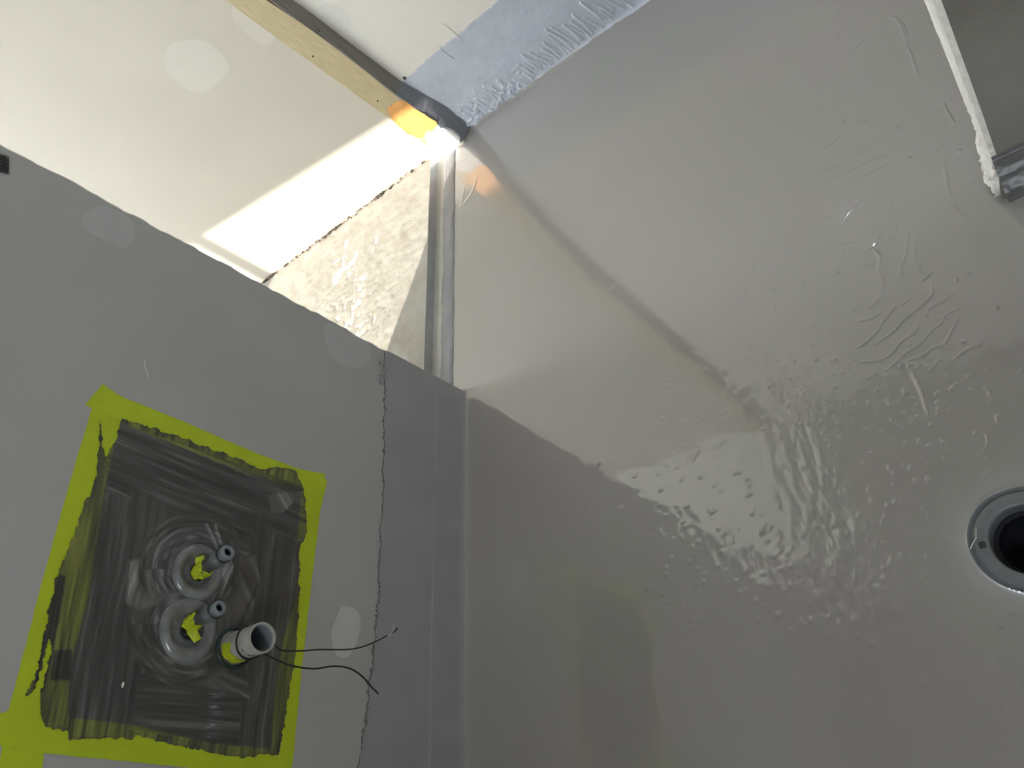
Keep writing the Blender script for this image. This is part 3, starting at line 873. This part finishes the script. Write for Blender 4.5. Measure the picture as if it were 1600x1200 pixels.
core = [(185, 662), (240, 684), (330, 720), (420, 752), (468, 768), (462, 850), (466, 870), (462, 930), (440, 1000), (425, 1100), (420, 1168), (330, 1160), (210, 1132), (108, 1120), (108, 1050),
        (140, 930), (158, 800), (178, 700)]
dcore, _ = pdist(px, py, core, True)
incore = inpoly(wx, wy, core)
over = np.where(incore, 0., sstep(0, 3, dcore))                # 1 where the coat lies thin over tape
# bare triangle of tape in the top-left corner
tri = inpoly(wx, wy, [(158, 655), (188, 655), (176, 690), (166, 712), (160, 700)])
# bottom-left bare wedge between drip line and patch
wedge = inpoly(wx, wy, [(56, 1075), (74, 1000), (80, 1010), (72, 1035), (66, 1075)])


def streak(dx, dy, per, seed, wob=0):
    L = math.hypot(dx, dy); dx, dy = dx / L, dy / L
    a = px * dx + py * dy; c = -px * dy + py * dx
    c = c + wob * (fbm(px / 60, py / 60, seed + 3, 2) - .5)
    return .55 * vnoise(c / per, a / 90, seed) + .3 * vnoise(c / (per * .45), a / 60, seed + 1) + .15 * vnoise(c / (per * 2.7), a / 200, seed + 2)


def ringstreak(cx_, cy_, per, seed, sq=1.0):
    d = np.hypot((px - cx_), (py - cy_) * sq)
    an = np.arctan2(py - cy_, px - cx_)
    return .6 * vnoise(d / per, an * 3, seed) + .4 * vnoise(d / (per * .45), an * 4, seed + 1), d


hgt = np.zeros_like(px); tone = np.zeros_like(px)
S2 = streak(-.18, 1, 5.0, 100, 6); base_t = .50 * np.ones_like(px)
tone = S2; shade = np.full(px.shape, .92)
warm = np.zeros_like(px)


def put(mask, st, sh, wm=0):
    global tone, shade, warm
    m = np.clip(mask, 0, 1)
    tone = tone * (1 - m) + st * m; shade = shade * (1 - m) + sh * m; warm = warm * (1 - m) + wm * m


def pm(poly, soft=3):
    d, _ = pdist(px, py, poly, True); i = inpoly(wx, wy, poly)
    return np.where(i, 1., 1 - sstep(0, soft, d))


put(pm([(385, 790), (400, 785), (450, 830), (466, 900), (450, 1050), (420, 1180), (375, 1180), (385, 1000), (400, 900)]), streak(-.12, 1, 5.5, 110, 5), .92, .5)
put(pm([(215, 1055), (375, 1075), (372, 1165), (205, 1140)], 2), streak(1, .08, 6.0, 120, 2), .90, .3)
put(pm([(165, 655), (480, 765), (480, 850), (430, 830), (400, 800), (385, 870), (320, 820), (240, 790), (170, 770)]), streak(1, .42, 5.5, 130, 3), .95, 0)
put(pm([(210, 770), (250, 790), (238, 940), (212, 980), (205, 900)], 10), streak(-.2, 1, 8, 135, 3), 1.10, .3)
put(pm([(205, 880), (250, 870), (262, 905), (250, 940), (215, 950), (200, 940)], 8), streak(-.3, 1, 5, 140, 10), 2.1, .1)
put(pm([(365, 880), (398, 870), (404, 920), (380, 980), (350, 985), (345, 950)], 4), streak(.5, 1, 10, 145, 5), 1.5, .9)
put(pm([(420, 775), (470, 770), (440, 800), (425, 800)], 4), streak(.6, 1, 8, 146, 5), 1.6, .5)
put(pm([(345, 1045), (372, 1035), (385, 1060), (388, 1090), (370, 1080), (300, 1070)], 4), streak(1, .5, 8, 147, 5), 1.35, .9)
rg, d1 = ringstreak(303, 890, 5, 150, 1.0)
put(sstep(96, 82, d1) * sstep(380, 364, px) * sstep(955, 910, py), rg, 1.05, .1)
put(sstep(70, 62, d1) * (px < 360), rg, 1.6, -.2)
rg2, d2 = ringstreak(290, 975, 6, 160, .95)
put(sstep(97, 90, d2) * sstep(940, 985, py) * (px < 385) * (d1 > 60), rg2, 1.1, .6)
put(sstep(57, 50, d2), rg2, 1.5, 0)
lum = .030 + .058 * np.clip(tone, 0, 1) ** 1.6 * 1.6
lum *= shade
pale = sstep(.62, .80, tone) * .035 * shade
lum = lum + pale
dark = np.stack([lum * (1.03 + .12 * warm), lum * (1.0 + .05 * warm), lum * (.99 - .08 * warm)], -1)
olive = np.stack([.30 + 0 * lum, .34 + 0 * lum, .02 + 0 * lum], -1)
thin = np.clip(.20 + .95 * (tone - .35), .04, .75) * over
# thick dark margins
dout, _ = pdist(wx, wy, outer, True)
rim = np.exp(-(dout / 3.0) ** 2)
thin = thin * (1 - .75 * rim * (vnoise(px / 14, py / 14, 9) > .35))
lf = pm([(52, 1085), (62, 1020), (76, 960), (92, 900), (100, 902), (90, 960), (78, 1030), (66, 1080)], 3)
thin = thin * (1 - .9 * lf)
blk = pm([(85, 1020), (108, 1018), (108, 1060), (80, 1060)], 6)
thin = thin * (1 - .9 * blk)
col = dark * (1 - thin[..., None]) + olive * thin[..., None]
col *= (1 - .35 * (lf + blk).clip(0, 1))[..., None]
drk = over * (1 - thin) * .25
col *= (1 - drk)[..., None]
hg = .0010 + (tone - .5) * .0012 * shade.clip(0, 1.3)
mound = .0022 * np.exp(-((d1 - 52) / 12.) ** 2)
hg = hg + mound * (px < 362)
# finger drag marks beside the upper pipe
for a, b in (((322, 820), (338, 858)), ((336, 822), (343, 850)), ((350, 890), (330, 938)), ((362, 885), (342, 935))):
    d, t = pdist(px, py, [a, b]); hg += .0022 * np.exp(-(d / 2.2) ** 2); col += (.12 * np.exp(-(d / 2.0) ** 2))[..., None]
for k, (a, b, c) in enumerate(((404, 800, 0), (372, 940, 1))): pass
d, t = pdist(px, py, [(402, 915), (388, 945), (374, 975), (366, 990)]); hg -= .001 * np.exp(-(d / 2.5) ** 2); col *= (1 - .5 * np.exp(-(d / 2.2) ** 2))[..., None]
d, t = pdist(px, py, [(400, 790), (404, 830), (400, 880)]); hg += .0008 * np.exp(-(d / 3) ** 2)
hg = np.maximum(hg, .0006) + .0007
okv = ins & ~tri & ~wedge
# holes where the pipes come through
B1 = onx(312, 893, XA); B2 = onx(298, 975, XA); B3 = onx(366, 1012, XA)
hole = (np.hypot(GY - B1[1], GZ - B1[2]) < .015) | (np.hypot(GY - B2[1], GZ - B2[2]) < .015) | (np.hypot(GY - B3[1], GZ - B3[2]) < .0335)
okv &= ~hole
fm = okv[:-1, :-1] & okv[1:, 1:] & okv[1:, :-1] & okv[:-1, 1:]
patch = grid_obj('slurry_patch', np.stack([XA + hg + .0004, GY, GZ], -1), SLUR, None, fm, np.clip(col, 0, 1))
tag(patch, 'dark brushed sealing coat patch around the pipe stubs on the partition', 'coating')
# small pale fleck
bm = bmesh.new()
bmesh.ops.create_icosphere(bm, subdivisions=1, radius=.003, matrix=Matrix.Translation(Vector(onx(192, 1070, XA + .002))) @ Matrix.Diagonal((.5, 1.6, .7, 1)))
bm_obj('pale_fleck', bm, FILL, patch)

# ------------------------------------------------------------------ flexible collars round the two water stubs
def collar(base, Rr, label, seed, flat=1.0):
    o0 = np.array([XA + .0015, base[1], base[2]])
    w0 = np.random.RandomState(seed).rand(4) * 6
    wob = lambda w, i: .05 * math.sin(2 * w + w0[0]) * (i < 5) + .02 * math.sin(3 * w + w0[1])
    prof_ = [(Rr * 1.04, -.001), (Rr * 1.0, .0010), (Rr * .96, .0048), (Rr * .88, .0078), (Rr * .78, .0086), (Rr * .68, .0068), (Rr * .60, .0026), (Rr * .53, .0006), (Rr * .46, .0012), (Rr * .40, .0036), (Rr * .35, .0048), (Rr * .31, .0030), (Rr * .27, .0006), (Rr * .25, -.0008)]
    c = lathe('pipe_collar', prof_[:8], o0, (1, 0, 0), COLLAR, None, 48, wob=wob)
    w_ = lathe('inner_well', prof_[7:], o0, (1, 0, 0), WELL, c, 48)
    w_['label'] = 'dark dished centre of the collar'
    tag(c, label, 'collar', 'sealing collars of the water stubs')
    bm = bmesh.new()
    r0 = np.random.RandomState(seed + 5)
    ctr = Vector((XA + .0022, base[1], base[2])); ring = []
    for k in range(26):
        w = 2 * PI * k / 26; r = Rr * (.34 + .12 * (r0.rand() ** 2) + (.10 if k % 7 == 0 else 0))
        ring.append(bm.verts.new(ctr + Vector((0, math.cos(w) * r, math.sin(w) * r))))
    bot = [bm.verts.new(v_.co - Vector((.003, 0, 0))) for v_ in ring]
    bm.faces.new(ring); bm.faces.new(bot[::-1])
    for k in range(26): bm.faces.new([ring[k], bot[k], bot[(k + 1) % 26], ring[(k + 1) % 26]])
    h_ = bm_obj('torn_hole', bm, BLACK, c)
    return c


collar(onx(308, 895, XA), .046, 'smaller grey sealing collar behind the upper water stub, amid swirled brush marks', 1)
collar(onx(294, 985, XA), .050, 'larger pale-rimmed sealing collar behind the lower water stub, beside the waste pipe', 2)


def stub(base_px, tip_px, L, r, label, seed):
    b = Vector(onx(*base_px, XA + .001)); t = Vector(onx(*tip_px, XA + L))
    ax = (t - b).normalized(); Ln = (t - b).length
    root = empty('water_pipe_stub'); tag(root, label, 'pipe', 'grey water stubs in the slurry patch')
    lathe('pipe', [(r * .93, -.02), (r * .93, Ln * .50), (r * 1.0, Ln * .505), (r * 1.0, Ln * .80), (r * .9, Ln * .815)], b, ax, PIPED, root, 28)
    lathe('coupling', [(r * 1.02, Ln * .53), (r * 1.1, Ln * .535), (r * 1.1, Ln * .70), (r * 1.04, Ln * .705), (r * 1.04, Ln * .8), (r * .92, Ln * .81), (r * .92, Ln * .80)], b, ax, PIPED, root, 28)
    lathe('seal_ring', [(r * .9, Ln * .81), (r * 1.08, Ln * .815), (r * 1.1, Ln * .84), (r * .9, Ln * .85)], b, ax, BLACK, root, 28)
    lathe('end_sleeve', [(r * .9, Ln * .84), (r * .98, Ln * .845), (r * .98, Ln * .96), (r * .93, Ln * .99), (r * .85, Ln), (r * .55, Ln), (r * .50, Ln * .98), (r * .50, Ln * .75), (.0002, Ln * .75)], b, ax, PIPEG, root, 28)
    lathe('bore', [(r * .49, Ln * .955), (r * .49, Ln * .76), (.0002, Ln * .76)], b, ax, mat('bore_dark', (.02, .022, .035), .5), root, 20)
    # crumpled tape wound round the foot
    rz = np.random.RandomState(seed)
    wob = lambda w, i: .14 * math.sin(3 * w + seed + i) + .10 * math.sin(7 * w + 2 * i)
    lathe('tape_wrap', [(r * 1.25, .000), (r * 1.16, .008), (r * 1.08, .018), (r * 1.05, .025), (r * .95, .027)], b, ax, TAPEW, root, 22, wob=wob, smooth=False)
    side_ = Vector((0, -.55, -.8)).normalized()
    return root, b, ax


r1, b1, a1 = stub((311, 893), (357, 862), .085, .0125, 'upper grey water pipe stub with a black seal ring, nearest the patch top', 3)
r2, b2, a2 = stub((298, 975), (344, 949), .082, .0118, 'lower grey water pipe stub with a black seal ring, beside the white waste pipe', 5)


def flap(root, pxs):
    P = [onx(*p, XA + d) for p, d in pxs]
    n_ = len(P)
    prism('tape_flap', P, (.0008, .0004, 0), TAPEW, root)


flap(r1, [((305, 872), .010), ((318, 868), .022), ((322, 885), .022), ((318, 905), .010), ((306, 898), .006)])
flap(r2, [((290, 968), .012), ((298, 972), .020), ((308, 985), .014), ((314, 998), .008), ((304, 1005), .006), ((292, 990), .006)])

# ------------------------------------------------------------------ waste pipe
waste = empty('waste_pipe')
tag(waste, 'short white plastic waste pipe open at the end, with a wire tied round it', 'pipe')
b3 = Vector(onx(366, 1012, XA + .001)); t3 = Vector(onx(411, 996, XA + .085))
a3 = (t3 - b3).normalized(); L3 = (t3 - b3).length
ro = .0245
lathe('pipe_wall', [(ro, -.03), (ro, L3 - .001), (ro - .001, L3), (ro - .0028, L3), (ro - .0038, L3 - .002), (ro - .0038, -.02)], b3, a3, PVC, waste, 48)
lathe('pipe_inside', [(ro - .004, L3 - .006), (ro - .0042, L3 - .05), (ro - .0045, -.01), (.0003, -.012)], b3, a3, PVCIN, waste, 40)
hole_o = Vector(onx(358, 1010, XA + .0015))
lathe('rubber_sleeve', [(.0345, -.004), (.0345, .004), (.0325, .006), (.029, .005), (.027, -.002), (.0262, -.02)], b3 + Vector((-.001, 0, 0)), (1, 0, 0), DARKG, waste, 40)
lathe('sleeve_shadow_gap', [(.034, .001), (.02, -.0005), (.0002, -.0005)], b3 + Vector((-.0015, 0, 0)), (1, 0, 0), BLACK, waste, 30)
wob = lambda w, i: (.05 * math.sin(5 * w + i) + .03 * math.sin(9 * w))
v = []; f = []
ax = a3; e1 = ax.orthogonal().normalized(); e2 = ax.cross(e1)
# tape patch on the lower flank: arc only
targ = Vector(onx(366, 1036, XA + .03)) - (b3 + ax * .03)
ang0 = math.atan2(targ.dot(e2), targ.dot(e1))
for i, h_ in enumerate((.004, .012, .02, .028)):
    for k in range(9):
        w = ang0 + (k - 4) * .30
        rr_ = ro + .0012 + .001 * math.sin(3 * k + i)
        v.append(b3 + ax * (h_ + .003 * math.sin(k * 2.1)) + (e1 * math.cos(w) + e2 * math.sin(w)) * rr_)
for i in range(3):
    for k in range(8): f.append([i * 9 + k, i * 9 + k + 1, (i + 1) * 9 + k + 1, (i + 1) * 9 + k])
o = mesh_obj('tape_wrap', v, f, TAPEW, waste)
o.modifiers.new('solid', 'SOLIDIFY').thickness = .0006
# droplet inside the rim
p = b3 + a3 * (L3 - .004) + (Vector(onx(405, 1003, XA + .08)) - t3).normalized() * (ro - .006)

# ------------------------------------------------------------------ wire round the waste pipe
wire = empty('tie_wire')
tag(wire, 'thin black wire looped round the waste pipe with two loose ends over the tape', 'wire')
ringp = []
rc = b3 + a3 * (L3 * .56)
for k in range(40):
    w = 2 * PI * k / 39
    ringp.append(rc + a3 * .002 * math.sin(w * 2) + (e1 * math.cos(w) + e2 * math.sin(w)) * (ro + .0016))
tube('wire_loop', ringp, .0017, WIRE, wire, 8)
dl = lambda pts: spline([onx(*p, XA + d) for p, d in pts], 6)
tube('wire_end', dl([((388, 1022), .06), ((402, 1023), .066), ((418, 1018), .070), ((428, 1008), .078), ((440, 1016), .076), ((465, 1017), .074), ((500, 1015), .070), ((540, 1015), .064), ((565, 1011), .060), ((590, 1001), .056), ((605, 993), .054)]), .0014, WIRE, wire, 8)
tube('wire_end', dl([((378, 1014), .058), ((392, 1024), .062), ((412, 1022), .074), ((430, 1030), .074), ((455, 1040), .072), ((490, 1045), .068), ((520, 1041), .062), ((545, 1044), .058), ((565, 1056), .054), ((580, 1073), .052), ((591, 1084), .050)]), .0016, WIRE, wire, 8)
tube('bare_tip', dl([((604, 994), .054), ((612, 990), .053), ((615, 983), .053), ((614, 976), .053)]), .0012, COPPER, wire, 6)
tube('bare_tip', dl([((613, 989), .053), ((619, 984), .053), ((621, 981), .053)]), .0016, WIRE, wire, 6)

# ------------------------------------------------------------------ floor drain
ZD = float(fall(DR[0], DR[1]))
drain = empty('floor_drain', (0, 0, ZD))
tag(drain, 'round grey floor drain with a dark open bore at the right edge', 'drain')
D0 = (DR[0], DR[1], -.0025)
lathe('flange', [(.0765, .0018), (.0750, .0012), (.0728, -.004), (.0715, -.005), (.0700, -.001), (.0680, .0006), (.0600, .0008), (.0515, .0006), (.0500, -.0004), (.0490, -.003), (.0485, -.012), (.0480, -.028)], D0, (0, 0, 1), DRAINM, drain, 72)
lathe('bore', [(.0482, -.026), (.0470, -.030), (.0430, -.031), (.0420, -.034), (.0415, -.055), (.0380, -.058), (.0370, -.11), (.0002, -.112)], D0, (0, 0, 1), DRAIND, drain, 56)
cl = Vector(fl(1538, 855, ZD - .001)); cl.z -= ZD
bm = bmesh.new()
bx(bm, (cl.x - .004, cl.y - .005, -.002), (cl.x + .005, cl.y + .004, .0010))
bm_obj('clip_notch', bm, DIRT, drain, bevel=.001)
tube('plastic_whisker', [fl(*p, ZD + .002) - np.array([0, 0, ZD]) for p in ((1529, 829), (1529, 845), (1524, 853), (1520, 862))], .0009, FILL, drain, 6)
